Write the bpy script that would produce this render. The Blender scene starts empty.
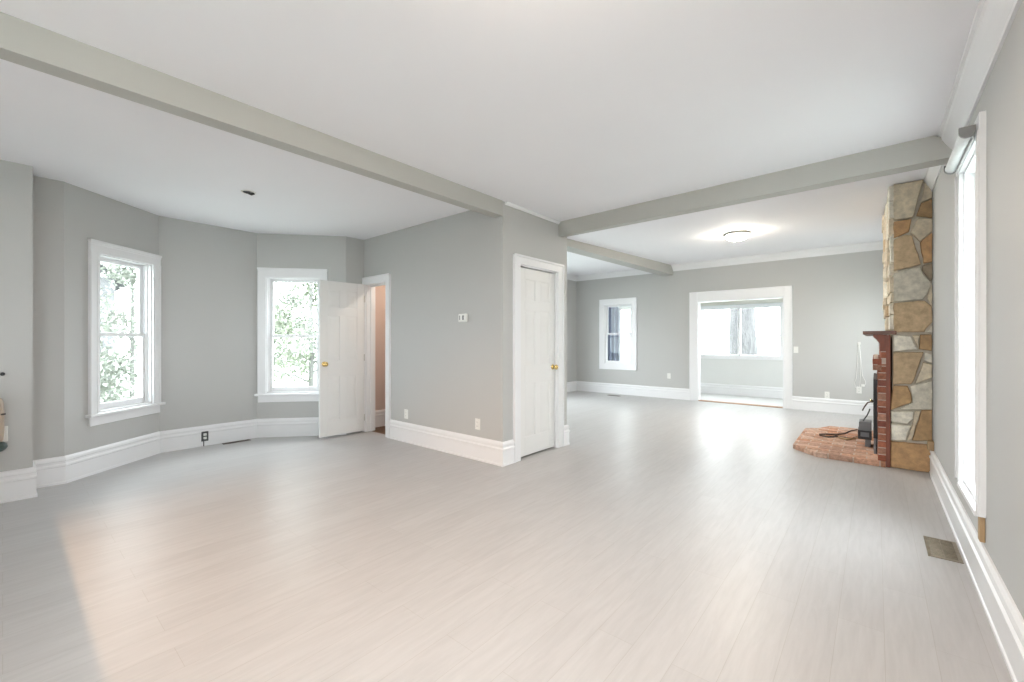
import bpy, bmesh, math, random
from mathutils import Vector, Matrix
random.seed(7)
SC = bpy.context.scene
COL = SC.collection
R = math.radians

# ------------------------------------------------------------------ camera
cam_d = bpy.data.cameras.new('camera')
cam = bpy.data.objects.new('camera', cam_d)
COL.objects.link(cam)
cam_d.sensor_fit = 'HORIZONTAL'
cam_d.sensor_width = 36.0
cam_d.lens = 430.4 / 1024 * 36.0
cam.location = (0, 0, 1.25)
cam.rotation_euler = (R(90), 0, R(40.2))
cam_d.clip_start = 0.02
cam_d.clip_end = 2000
SC.camera = cam

# ------------------------------------------------------------------ exposure
SC.view_settings.view_transform = 'Standard'
SC.view_settings.look = 'None'
SC.view_settings.gamma = 1.0
SC.view_settings.use_curve_mapping = False
SC.view_settings.exposure = -0.13

# ------------------------------------------------------------------ sky: bright even overcast
wd = bpy.data.worlds.new('overcast_sky')
SC.world = wd
wd.use_nodes = True
wn = wd.node_tree
bg = wn.nodes['Background']
bg.inputs['Color'].default_value = (0.90, 0.96, 1.0, 1)
bg.inputs['Strength'].default_value = 15.0

def light(name, kind, loc, energy, color=(1, 1, 1), rot=(0, 0, 0), **kw):
    d = bpy.data.lights.new(name, kind)
    d.energy = energy
    d.color = color
    for k, v in kw.items():
        setattr(d, k, v)
    o = bpy.data.objects.new(name, d)
    o.location = loc
    o.rotation_euler = rot
    COL.objects.link(o)
    return o

def portal(P, Q, s0, s1, z0, z1, off=0.16):
    """sky portal filling a window opening, facing the room"""
    P = Vector(P); Q = Vector(Q); w = (Q - P).normalized()
    n = Vector((-w.y, w.x))
    c = P + w * (s0 + s1) / 2 + n * off
    d = bpy.data.lights.new('sky_portal', 'AREA')
    d.shape = 'RECTANGLE'; d.size = s1 - s0; d.size_y = z1 - z0
    d.cycles.is_portal = True
    o = bpy.data.objects.new('sky_portal', d)
    o.location = (c.x, c.y, (z0 + z1) / 2)
    # area lights shine along local -Z : aim at the room (-n)
    o.rotation_euler = Vector((-n.x, -n.y, 0)).to_track_quat('-Z', 'Y').to_euler()
    COL.objects.link(o)

# ------------------------------------------------------------------ materials
def new_mat(name):
    m = bpy.data.materials.new(name)
    m.use_nodes = True
    nt = m.node_tree
    return m, nt, nt.nodes['Principled BSDF']

def N(nt, t, **kw):
    n = nt.nodes.new(t)
    for k, v in kw.items():
        if k in n.inputs.keys():
            n.inputs[k].default_value = v
        else:
            setattr(n, k, v)
    return n

def mapping(nt, scale=(1, 1, 1), rot=(0, 0, 0), loc=(0, 0, 0), coord='Object'):
    tc = nt.nodes.new('ShaderNodeTexCoord')
    mp = nt.nodes.new('ShaderNodeMapping')
    mp.inputs['Scale'].default_value = scale
    mp.inputs['Rotation'].default_value = rot
    mp.inputs['Location'].default_value = loc
    nt.links.new(tc.outputs[coord], mp.inputs['Vector'])
    return mp

def noisy(name, c, c2=None, rough=0.5, scale=8.0, amt=0.35, bump=0.0, metal=0.0, stretch=(1, 1, 1), bscale=None, dist=0.002, detail=4):
    m, nt, b = new_mat(name)
    c2 = c2 or tuple(x * 0.94 for x in c)
    mp = mapping(nt, stretch)
    nz = N(nt, 'ShaderNodeTexNoise', Scale=scale, Detail=detail)
    nt.links.new(mp.outputs[0], nz.inputs['Vector'])
    mr = N(nt, 'ShaderNodeMapRange')
    mr.inputs['From Min'].default_value = 0.5 - amt / 2
    mr.inputs['From Max'].default_value = 0.5 + amt / 2
    nt.links.new(nz.outputs['Fac'], mr.inputs['Value'])
    mx = N(nt, 'ShaderNodeMix', data_type='RGBA')
    mx.inputs['A'].default_value = (*c, 1)
    mx.inputs['B'].default_value = (*c2, 1)
    for i in mx.inputs:
        pass
    nt.links.new(mr.outputs['Result'], mx.inputs[0])
    mx.inputs[6].default_value = (*c, 1)
    mx.inputs[7].default_value = (*c2, 1)
    nt.links.new(mx.outputs[2], b.inputs['Base Color'])
    b.inputs['Roughness'].default_value = rough
    b.inputs['Metallic'].default_value = metal
    if bump:
        n2 = N(nt, 'ShaderNodeTexNoise', Scale=bscale or scale * 6, Detail=3)
        nt.links.new(mp.outputs[0], n2.inputs['Vector'])
        bp = N(nt, 'ShaderNodeBump', Strength=bump, Distance=dist)
        nt.links.new(n2.outputs['Fac'], bp.inputs['Height'])
        nt.links.new(bp.outputs[0], b.inputs['Normal'])
    return m

M = {}
M['wall'] = noisy('grey_wall_paint', (0.500, 0.500, 0.490), (0.490, 0.490, 0.480), rough=0.6, scale=1.2, bump=0.12, bscale=60)
M['beam'] = noisy('grey_beam_paint', (0.470, 0.468, 0.442), (0.455, 0.453, 0.428), rough=0.6, scale=3, bump=0.25, bscale=50)
M['ceiling'] = noisy('ceiling_paint', (0.89, 0.89, 0.925), (0.88, 0.88, 0.915), rough=0.85, scale=1.5, bump=0.08, bscale=80)
M['white'] = noisy('white_trim_gloss', (0.82, 0.825, 0.84), (0.80, 0.805, 0.82), rough=0.32, scale=2.5)
M['sunwhite'] = noisy('porch_white_boards', (0.72, 0.73, 0.72), (0.70, 0.71, 0.70), rough=0.6, scale=2)
M['porchfloor'] = noisy('porch_floor_paint', (0.62, 0.61, 0.60), (0.58, 0.57, 0.56), rough=0.5, scale=3)
M['siding'] = noisy('beige_boards', (0.74, 0.72, 0.66), (0.66, 0.64, 0.58), rough=0.6, scale=14, stretch=(.1, 1, 1.6), amt=.2)
M['door'] = noisy('white_door_paint', (0.79, 0.79, 0.78), (0.77, 0.77, 0.76), rough=0.4, scale=2.5)
M['pink'] = noisy('pink_plaster', (0.66, 0.53, 0.47), (0.64, 0.51, 0.45), rough=0.7, scale=2)
M['brownfloor'] = noisy('brown_hall_floor', (0.20, 0.11, 0.06), (0.13, 0.07, 0.04), rough=0.45, scale=10, stretch=(6, 1, 1))
M['rawwood'] = noisy('raw_pine', (0.45, 0.31, 0.17), (0.36, 0.23, 0.12), rough=0.7, scale=18, stretch=(1, 1, .2))
M['oak'] = noisy('worn_threshold_wood', (0.42, 0.24, 0.13), (0.30, 0.17, 0.09), rough=0.5, scale=12, stretch=(.2, 2, 1))
M['brass'] = noisy('polished_brass', (0.80, 0.60, 0.25), (0.75, 0.55, 0.22), rough=0.22, metal=1.0)
M['steel'] = noisy('dull_steel', (0.62, 0.61, 0.58), (0.56, 0.55, 0.52), rough=0.4, metal=0.9, scale=20)
M['black'] = noisy('black_iron', (0.02, 0.021, 0.025), (0.03, 0.03, 0.034), rough=0.45, scale=20)
M['iron'] = noisy('dark_rusty_iron', (0.06, 0.045, 0.04), (0.12, 0.07, 0.05), rough=0.6, scale=30)
M['greymetal'] = noisy('grey_enamel', (0.22, 0.225, 0.24), (0.18, 0.185, 0.2), rough=0.45, scale=15)
M['plastic'] = noisy('white_plastic', (0.80, 0.80, 0.77), (0.77, 0.77, 0.74), rough=0.35, scale=20)
M['darkplastic'] = noisy('charcoal_plastic', (0.05, 0.052, 0.055), (0.07, 0.072, 0.075), rough=0.45, scale=20)
M['greyplastic'] = noisy('grey_plastic', (0.24, 0.24, 0.24), (0.21, 0.21, 0.21), rough=0.5, scale=20)
M['shade'] = noisy('roller_fabric', (0.72, 0.74, 0.74), (0.66, 0.68, 0.69), rough=0.5, scale=30, bump=.2)
M['bronze'] = noisy('bronze_vent', (0.22, 0.18, 0.13), (0.30, 0.26, 0.20), rough=0.4, metal=0.6, scale=25)
M['ventdark'] = noisy('vent_shaft', (0.07, 0.055, 0.045), (0.11, 0.09, 0.07), rough=0.7, scale=20)
M['mortar'] = noisy('grey_mortar', (0.62, 0.57, 0.48), (0.54, 0.49, 0.41), rough=0.9, scale=30, bump=.5)
M['brickmortar'] = noisy('brick_mortar', (0.62, 0.52, 0.45), (0.54, 0.44, 0.37), rough=0.9, scale=30, bump=.5)
M['darkwood'] = noisy('dark_mantel_wood', (0.20, 0.085, 0.05), (0.12, 0.05, 0.032), rough=0.4, scale=12, stretch=(2, .3, 2))
M['redwood'] = noisy('red_stained_board', (0.26, 0.07, 0.035), (0.17, 0.05, 0.03), rough=0.5, scale=12, stretch=(2, 2, .3))
M['curtain'] = noisy('slate_blue_cloth', (0.13, 0.145, 0.205), (0.10, 0.115, 0.17), rough=0.8, scale=25)
M['bark'] = noisy('pale_grey_bark', (0.105, 0.102, 0.103), (0.08, 0.078, 0.08), rough=0.9, scale=3.2, stretch=(3, 3, .8), amt=.2, bump=1.0, bscale=9, dist=.05)
M['bark2'] = noisy('thin_bark', (0.16, 0.16, 0.15), (0.12, 0.12, 0.11), rough=0.9, scale=6)
M['leaf'] = noisy('young_green_leaves', (0.165, 0.19, 0.13), (0.22, 0.235, 0.19), rough=0.6, scale=1.3, amt=.2)
M['leafpale'] = noisy('pale_green_leaves', (0.225, 0.24, 0.205), (0.28, 0.29, 0.26), rough=0.6, scale=1.3, amt=.2)
M['ground'] = noisy('snowy_lawn', (0.40, 0.42, 0.40), (0.34, 0.37, 0.32), rough=0.95, scale=.5)
M['lake'] = noisy('frozen_lake', (0.60, 0.63, 0.66), (0.55, 0.58, 0.62), rough=0.7, scale=.02)
M['shore'] = noisy('far_shore_woods', (0.13, 0.135, 0.14), (0.145, 0.15, 0.155), rough=0.95, scale=.06)
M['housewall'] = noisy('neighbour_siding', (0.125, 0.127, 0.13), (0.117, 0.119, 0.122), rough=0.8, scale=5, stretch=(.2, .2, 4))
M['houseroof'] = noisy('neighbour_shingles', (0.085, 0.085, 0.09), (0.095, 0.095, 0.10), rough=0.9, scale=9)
M['tan'] = noisy('tan_glaze', (0.46, 0.36, 0.27), (0.38, 0.31, 0.25), rough=0.4, scale=15)
M['darkgreen'] = noisy('dark_green_glaze', (0.03, 0.055, 0.05), (0.06, 0.085, 0.08), rough=0.35, scale=40)

# window glass: clear pane with a faint mirror reflection
m, nt, b = new_mat('window_glass')
nt.nodes.remove(b)
tr = N(nt, 'ShaderNodeBsdfTransparent'); tr.inputs[0].default_value = (0.97, 0.985, 0.98, 1)
gl = N(nt, 'ShaderNodeBsdfGlossy'); gl.inputs['Roughness'].default_value = 0.02
ms = N(nt, 'ShaderNodeMixShader'); ms.inputs[0].default_value = 0.015
nt.links.new(tr.outputs[0], ms.inputs[1]); nt.links.new(gl.outputs[0], ms.inputs[2])
nt.links.new(ms.outputs[0], nt.nodes['Material Output'].inputs['Surface'])
M['glass'] = m

# lit frosted dome
m, nt, b = new_mat('lit_frosted_glass')
b.inputs['Base Color'].default_value = (0.9, 0.88, 0.82, 1)
b.inputs['Emission Color'].default_value = (1.0, 0.90, 0.76, 1)
b.inputs['Emission Strength'].default_value = 230.0
m2 = m.copy(); m2.name = 'lit_frosted_glass_added'; M['dome_added'] = m2  # dome of the added near-room light
b2 = m2.node_tree.nodes['Principled BSDF']; b2.inputs['Emission Strength'].default_value = 175.0; b2.inputs['Emission Color'].default_value = (1.0, .81, .66, 1)
M['dome'] = m

# floor: pale oak laminate boards running along Y
def plank_floor():
    m, nt, b = new_mat('pale_oak_laminate')
    mp = mapping(nt, (1, 1, 1), (0, 0, R(90)), (0.0, -0.028, 0))
    bt = N(nt, 'ShaderNodeTexBrick', Scale=1.0)
    bt.offset = 0.37; bt.offset_frequency = 2
    bt.inputs['Brick Width'].default_value = 1.22
    bt.inputs['Row Height'].default_value = 0.158
    bt.inputs['Mortar Size'].default_value = 0.0011
    bt.inputs['Mortar Smooth'].default_value = 0.3
    bt.inputs['Bias'].default_value = 0.0
    bt.inputs['Color1'].default_value = (0.490, 0.482, 0.480, 1)
    bt.inputs['Color2'].default_value = (0.470, 0.460, 0.458, 1)
    bt.inputs['Mortar'].default_value = (0.405, 0.388, 0.372, 1)
    nt.links.new(mp.outputs[0], bt.inputs['Vector'])
    # grain
    g = mapping(nt, (22, 2.2, 1))
    nz = N(nt, 'ShaderNodeTexNoise', Scale=1.6, Detail=6, Roughness=0.62, Distortion=0.5)
    nt.links.new(g.outputs[0], nz.inputs['Vector'])
    mr = N(nt, 'ShaderNodeMapRange')
    mr.inputs['From Min'].default_value = 0.35; mr.inputs['From Max'].default_value = 0.65
    mr.inputs['To Min'].default_value = 0.945; mr.inputs['To Max'].default_value = 1.04
    nt.links.new(nz.outputs['Fac'], mr.inputs['Value'])
    g2 = mapping(nt, (5, .8, 1))
    n3 = N(nt, 'ShaderNodeTexNoise', Scale=1.0, Detail=3)
    nt.links.new(g2.outputs[0], n3.inputs['Vector'])
    mr3 = N(nt, 'ShaderNodeMapRange')
    mr3.inputs['From Min'].default_value = 0.3; mr3.inputs['From Max'].default_value = 0.7
    mr3.inputs['To Min'].default_value = 0.98; mr3.inputs['To Max'].default_value = 1.02
    nt.links.new(n3.outputs['Fac'], mr3.inputs['Value'])
    mu = N(nt, 'ShaderNodeMath', operation='MULTIPLY')
    nt.links.new(mr.outputs[0], mu.inputs[0]); nt.links.new(mr3.outputs[0], mu.inputs[1])
    vm = N(nt, 'ShaderNodeVectorMath', operation='SCALE')
    nt.links.new(bt.outputs['Color'], vm.inputs[0]); nt.links.new(mu.outputs[0], vm.inputs['Scale'])
    nt.links.new(vm.outputs[0], b.inputs['Base Color'])
    b.inputs['Roughness'].default_value = 0.38
    b.inputs['Specular IOR Level'].default_value = 0.4
    bp = N(nt, 'ShaderNodeBump', Strength=0.12, Distance=0.001)
    nt.links.new(nz.outputs['Fac'], bp.inputs['Height'])
    nt.links.new(bp.outputs[0], b.inputs['Normal'])
    return m
M['floor'] = plank_floor()

def vcol_mat(name, rough=0.8, scale=22, bump=0.6, lo=.72, hi=1.18, dist=.006, stretch=(1, 1, 1)):
    """stone or brick whose own colour is stored per piece"""
    m, nt, b = new_mat(name)
    at = N(nt, 'ShaderNodeAttribute', attribute_name='piece_colour')
    mp = mapping(nt, stretch)
    nz = N(nt, 'ShaderNodeTexNoise', Scale=scale, Detail=6, Roughness=.65)
    nt.links.new(mp.outputs[0], nz.inputs['Vector'])
    mr = N(nt, 'ShaderNodeMapRange')
    mr.inputs['From Min'].default_value = 0.3; mr.inputs['From Max'].default_value = 0.7
    mr.inputs['To Min'].default_value = lo; mr.inputs['To Max'].default_value = hi
    nt.links.new(nz.outputs['Fac'], mr.inputs['Value'])
    vm = N(nt, 'ShaderNodeVectorMath', operation='SCALE')
    nt.links.new(at.outputs['Color'], vm.inputs[0]); nt.links.new(mr.outputs[0], vm.inputs['Scale'])
    nt.links.new(vm.outputs[0], b.inputs['Base Color'])
    b.inputs['Roughness'].default_value = rough
    bp = N(nt, 'ShaderNodeBump', Strength=bump, Distance=dist)
    nt.links.new(nz.outputs['Fac'], bp.inputs['Height'])
    nt.links.new(bp.outputs[0], b.inputs['Normal'])
    return m
M['stone'] = vcol_mat('field_stone', scale=17, lo=.72, hi=1.22)
M['brick'] = vcol_mat('old_red_brick', scale=30, lo=.65, hi=1.35)

# ------------------------------------------------------------------ mesh builder
class MB:
    def __init__(s):
        s.v = []; s.f = []; s.m = []; s.c = []; s.sm = []
    def add(s, vs, fs, mat=0, col=None, smooth=False):
        o = len(s.v)
        s.v += [tuple(p) for p in vs]
        for f in fs:
            s.f.append([i + o for i in f]); s.m.append(mat); s.c.append(col); s.sm.append(smooth)
    def box(s, a, b, mat=0, col=None):
        x0, y0, z0 = (min(a[i], b[i]) for i in range(3)); x1, y1, z1 = (max(a[i], b[i]) for i in range(3))
        s.add([(x0,y0,z0),(x1,y0,z0),(x1,y1,z0),(x0,y1,z0),(x0,y0,z1),(x1,y0,z1),(x1,y1,z1),(x0,y1,z1)],
              [(0,3,2,1),(4,5,6,7),(0,1,5,4),(1,2,6,5),(2,3,7,6),(3,0,4,7)], mat, col)
    def hexa(s, v8, mat=0, col=None):
        s.add(v8, [(0,3,2,1),(4,5,6,7),(0,1,5,4),(1,2,6,5),(2,3,7,6),(3,0,4,7)], mat, col)
    def loft(s, rings, mat=0, caps=True, closed=True, smooth=False, col=None):
        n = len(rings[0]); vs = [p for r in rings for p in r]; fs = []
        for k in range(len(rings) - 1):
            for i in range(n if closed else n - 1):
                j = (i + 1) % n
                fs.append((k*n+i, k*n+j, (k+1)*n+j, (k+1)*n+i))
        s.add(vs, fs, mat, col, smooth)
        if caps:
            s.add(rings[0], [tuple(reversed(range(n)))], mat, col)
            s.add(rings[-1], [tuple(range(n))], mat, col)
    def tube(s, pts, r, seg=8, mat=0, smooth=True, caps=True):
        pts = [Vector(p) for p in pts]; rings = []
        rr = r if isinstance(r, (list, tuple)) else [r] * len(pts)
        up = Vector((0.13, 0.31, 0.94)).normalized()
        for i, p in enumerate(pts):
            d = (pts[min(i+1, len(pts)-1)] - pts[max(i-1, 0)])
            if d.length < 1e-9: d = Vector((0, 0, 1))
            d.normalize()
            a = up - d * up.dot(d)
            if a.length < 1e-3: a = Vector((1, 0, 0)) - d * d.x
            a.normalize(); up = a; c = d.cross(a)
            rings.append([p + (a * math.cos(t) + c * math.sin(t)) * rr[i] for t in [2*math.pi*k/seg for k in range(seg)]])
        s.loft(rings, mat, caps, True, smooth)
    def lathe(s, prof, seg=24, origin=(0, 0, 0), axis='Z', mat=0, smooth=True, caps=True):
        """prof: (radius, height)"""
        rings = []
        o = Vector(origin)
        for r, h in prof:
            ring = []
            for k in range(seg):
                t = 2*math.pi*k/seg; a, b = r*math.cos(t), r*math.sin(t)
                p = {'Z': Vector((a, b, h)), 'X': Vector((h, a, b)), 'Y': Vector((b, h, a))}[axis]
                ring.append(o + p)
            rings.append(ring)
        s.loft(rings, mat, caps, True, smooth)
    def build(s, name, mats, parent=None, bevel=0.0, matrix=None, normals=True):
        if not isinstance(mats, (list, tuple)): mats = [mats]
        me = bpy.data.meshes.new(name)
        me.from_pydata(s.v, [], s.f)
        for mt in mats: me.materials.append(mt)
        for p, mi, sm in zip(me.polygons, s.m, s.sm):
            p.material_index = mi; p.use_smooth = sm
        if any(c is not None for c in s.c):
            at = me.color_attributes.new('piece_colour', 'FLOAT_COLOR', 'CORNER')
            for p, c in zip(me.polygons, s.c):
                c = c or (.5, .5, .5)
                for li in p.loop_indices: at.data[li].color = (*c, 1)
        if normals:
            bm = bmesh.new(); bm.from_mesh(me)
            bmesh.ops.recalc_face_normals(bm, faces=bm.faces)
            bm.to_mesh(me); bm.free()
        me.update()
        o = bpy.data.objects.new(name, me)
        COL.objects.link(o)
        if parent is not None: o.parent = parent
        if matrix is not None: o.matrix_local = matrix
        if bevel:
            md = o.modifiers.new('bevel', 'BEVEL'); md.width = bevel; md.segments = 2
            md.limit_method = 'ANGLE'; md.angle_limit = R(40)
        return o

def empty(name, loc=(0, 0, 0), rz=0.0):
    o = bpy.data.objects.new(name, None); o.empty_display_size = .1
    o.location = loc; o.rotation_euler = (0, 0, rz); COL.objects.link(o)
    return o
def tag(o, label=None, cat=None, group=None, kind=None):
    if label: o['label'] = label
    if cat: o['category'] = cat
    if group: o['group'] = group
    if kind: o['kind'] = kind
    return o
def struct(o, label=None):
    o['kind'] = 'structure'
    if label: o['label'] = label
    return o

# ------------------------------------------------------------------ wall chain (room is on the right hand side of each run)
V = [(-5.16,-4.0),(-5.16,.155),(-5.45,.155),(-5.45,.35),(-6.12,1.125),(-6.14,2.13),(-5.42,2.97),(-5.42,3.23),
     (-2.85,3.23),(-2.85,4.40),(-5.78,4.40),(-5.78,9.37),(.41,9.37),(.41,-4.0)]
NV = len(V); T = 0.14
H1, H2 = 2.65, 2.90        # H2: wall tops of the far room, above its gently rising ceiling
HS = 2.792
def far_ceiling(y): return 2.76 + .0242*(y-4.2)
def run(i):
    return Vector(V[i]), Vector(V[(i+1) % NV])
def frame(i):
    P, Q = run(i); w = (Q-P).normalized()
    return Matrix.Translation((P.x, P.y, 0)) @ Matrix.Rotation(math.atan2(w.y, w.x), 4, 'Z')
def htan(i):
    """tan of half the turn angle at vertex i (left turn positive)"""
    a = (Vector(V[i]) - Vector(V[i-1])).normalized(); b = (Vector(V[(i+1) % NV]) - Vector(V[i])).normalized()
    return math.tan(math.atan2(a.x*b.y - a.y*b.x, a.dot(b)) / 2)

def wall(i, name, z1, holes=(), mat='wall', extra=None):
    P, Q = run(i); L = (Q-P).length; t0, t1 = htan(i), htan((i+1) % NV)
    mb = MB()
    ss = sorted({0.0, L} | {h[k] for h in holes for k in (0, 1)})
    for a, b in zip(ss[:-1], ss[1:]):
        zs = [(0.0, z1)]
        for h in holes:
            if h[0] <= a + 1e-6 and h[1] >= b - 1e-6:
                nz = []
                for u, v in zs:
                    if h[2] > u: nz.append((u, h[2]))
                    if h[3] < v: nz.append((h[3], v))
                zs = nz
        ao = a + T*t0 if a == 0.0 else a
        bo = b - T*t1 if b == L else b
        for u, v in zs:
            mb.hexa([(a,0,u),(b,0,u),(bo,T,u),(ao,T,u),(a,0,v),(b,0,v),(bo,T,v),(ao,T,v)])
    if extra: extra(mb)
    o = mb.build(name, M[mat], matrix=frame(i))
    return struct(o)

def sweep(i, name, prof, gaps=(), mat='white', s0=None, s1=None, z=0.0, kind='structure'):
    """profile (inward distance, height) swept along a wall run, mitred at the corners"""
    P, Q = run(i); L = (Q-P).length; t0, t1 = htan(i), htan((i+1) % NV)
    mb = MB()
    st = 0.0 if s0 is None else s0; en = L if s1 is None else s1
    cuts = [st] + [x for g in gaps for x in g] + [en]
    for k in range(0, len(cuts), 2):
        a, b = cuts[k], cuts[k+1]
        ra = [(a - (d*t0 if (a == 0.0) else 0), -d, z+h) for d, h in prof]
        rb = [(b + (d*t1 if (b == L) else 0), -d, z+h) for d, h in prof]
        mb.loft([ra, rb])
    o = mb.build(name, M[mat], matrix=frame(i)); o['kind'] = kind
    return o
BASE = [(0, 0), (.026, 0), (.026, .018), (.020, .024), (.020, .150), (.026, .156), (.026, .170), (.017, .180), (.017, .196), (.022, .203), (.019, .222), (.008, .238), (0, .240)]
CROWN1 = [(0, 0), (.012, 0), (.014, .018), (.030, .040), (.052, .075), (.068, .105), (.072, .128), (.085, .132), (.085, .150), (0, .150)]
CROWN2 = [(d*1.15, h*1.625) for d, h in [(0, 0), (.010, 0), (.014, .012), (.040, .034), (.072, .050), (.085, .062), (.100, .066), (.100, .080), (0, .080)]]

# window openings (run, s0, s1, z0, z1)
W1 = (.305, .935, .565, 2.09); W2 = (.11, .78, .565, 2.09)
W3 = (.78, 1.48, .70, 2.12); D3 = (2.93, 4.48, 0.0, 2.08)
W4 = (5.59, 6.19, .39, 2.28)
BK1 = (10.3, 11.5, .9, 2.25)           # window added for fill light, right wall behind the camera
FR = (0.5, 1.3, .7, 2.2)              # window added to brighten the far room, right wall beyond the chimney
FL = (0.9, 3.3, .4, 2.35)               # far room, left wall behind the closet
DB = (.05, .56, 0.0, 2.03); DC = (.255, .965, 0.0, 2.06)
BKW = [(.5, 2.4, .3, 2.25)]  # back wall window, added for fill daylight
NR = (8.3, 9.0, 1.2, 2.25)              # window added for light, right wall beside the camera, outside the view

wall(0, 'wall_left', H1)
wall(1, 'wall_jog', H1)
wall(2, 'wall_bay_return', H1)
wall(3, 'wall_bay_near', H1, [W1])
wall(4, 'wall_bay_middle', H1)
wall(5, 'wall_bay_far', H1, [W2])
wall(6, 'wall_bay_return_far', H1)
wall(7, 'wall_partition', H1, [DB])
wall(8, 'wall_closet', H1, [DC], extra=lambda mb: mb.box((1.03, 0, H1), (1.17 - .0, T, H2)))
wall(9, 'wall_far_room_near', H2)
wall(10, 'wall_far_room_left', H2, [FL])
wall(11, 'wall_far', H2, [W3, D3])
wall(12, 'wall_right', H2, [FR, W4, NR, BK1])
wall(13, 'wall_back', H1, BKW)
for i, h in ((3, W1), (5, W2), (12, FR), (12, W4), (12, BK1), (10, FL), (13, BKW[0]), (12, NR)):
    P, Q = run(i); portal(P, Q, *h)

# baseboards
sweep(0, 'baseboard_left', BASE)
sweep(1, 'baseboard_jog', BASE)
sweep(2, 'baseboard_bay_return', BASE)
sweep(3, 'baseboard_bay_near', BASE)
sweep(4, 'baseboard_bay_middle', BASE)
sweep(5, 'baseboard_bay_far', BASE)
sweep(7, 'baseboard_partition', BASE, s0=.65)
sweep(8, 'baseboard_closet', BASE, gaps=[(.155, 1.065)])
sweep(9, 'baseboard_far_room_near', BASE)
sweep(10, 'baseboard_far_room_left', BASE)
sweep(11, 'baseboard_far', BASE, gaps=[(2.78, 4.61)])
sweep(12, 'baseboard_right', BASE, s0=3.73)
sweep(13, 'baseboard_back', BASE)
# crowns
sweep(12, 'trim_1', CROWN1, s0=9.37-4.10, z=H1-.15)
sweep(12, 'trim_2', [(d*.72, h*.9) for d, h in CROWN1], s1=9.37-4.27, z=HS+.004-.135)
sweep(11, 'trim_3', CROWN2, z=2.888-.13)
sweep(10, 'trim_4', CROWN2, z=2.888-.13)
sweep(8, 'trim_5', [(0, 0), (.012, 0), (.03, .018), (.03, .028), (0, .028)], s0=.03, s1=.985, z=H1-.028)

# floor and ceilings
def slab(name, poly, z0, z1, mat):
    mb = MB(); mb.loft([[(x, y, z0) for x, y in poly], [(x, y, z1) for x, y in poly]])
    return struct(mb.build(name, M[mat]))
slab('floor', [(-5.3,-4.14),(.55,-4.14),(.55,9.51),(-5.92,9.51),(-5.92,4.26),(-2.99,4.26),(-2.99,3.30),(-5.56,3.30),(-5.56,3.02),(-6.28,2.18),(-6.26,1.08),(-5.59,.3),(-5.59,.03),(-5.3,.03)], -.12, 0, 'floor')
slab('ceiling', [(-6.4,-4.14),(.55,-4.14),(.55,4.17),(-2.99,4.24),(-2.99,3.37),(-6.4,3.37)], H1, H1+.12, 'ceiling')
mb = MB(); cf = [(-5.92,4.26),(-2.99,4.255),(.55,4.20),(.55,9.51),(-5.92,9.51)]
mb.loft([[(x, y, far_ceiling(y)) for x, y in cf], [(x, y, far_ceiling(y)+.14) for x, y in cf]])
struct(mb.build('ceiling_far', M['ceiling']))

# boxed beams
def beam(name, pts, z0, z1):
    mb = MB(); mb.loft([[(x, y, z0) for x, y in pts], [(x, y, z1) for x, y in pts]])
    o = struct(mb.build(name, M['beam'], bevel=.004)); return o
beam('trim_6', [(-2.955,-4.0),(-2.842,-4.0),(-2.842,3.224),(-2.955,3.224)], 2.498, H1)
# cross beam: its right end is rounded off against the crown
mb = MB()
prof = [(-2.85, 2.48), (.405, 2.48), (.405, 2.52), (.385, 2.575), (.345, 2.625), (.30, 2.65), (.30, H2), (-2.85, H2)]
skw = lambda x: .13*(.41-x)/3.26
mb.loft([[(x, 4.09+skw(x), z) for x, z in prof], [(x, 4.235+skw(x)*.5, z) for x, z in prof]])
struct(mb.build('trim_7', M['beam'], bevel=.004))
beam('trim_8', [(-3.83, 4.40), (-3.60, 4.40), (-3.35, 9.37), (-3.58, 9.37)], 2.68, H2)

# ------------------------------------------------------------------ hall behind the partition
mb = MB()
mb.box((-5.62,3.371,0),(-5.55,4.2,2.4)); mb.box((-5.62,4.2,0),(-4.0,4.255,2.4)); mb.box((-4.07,3.371,0),(-4.0,4.2,2.4)); mb.box((-5.55,3.371,2.35),(-4.07,4.2,2.4))
struct(mb.build('wall_hall', M['pink']))
slab('floor_hall', [(-5.62,3.301),(-4.0,3.301),(-4.0,4.255),(-5.62,4.255)], -.1, -.004, 'brownfloor')
mb = MB(); mb.loft([[(-5.55+d, 3.371, h) for d, h in BASE], [(-5.55+d, 4.2, h) for d, h in BASE]])
struct(mb.build('baseboard_hall', M['white']))
lp = MB(); lp.lathe([(.02, 0), (.045, -.01), (.058, -.03), (.045, -.05), (.02, -.06)], 20, (-4.75, 3.8, 2.35))  # lamp added to light the closed-in hall
hl = tag(lp.build('added_hall_lamp', M['dome']), 'small lit glass ceiling lamp added to light the pink hall', 'lamp')

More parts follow.
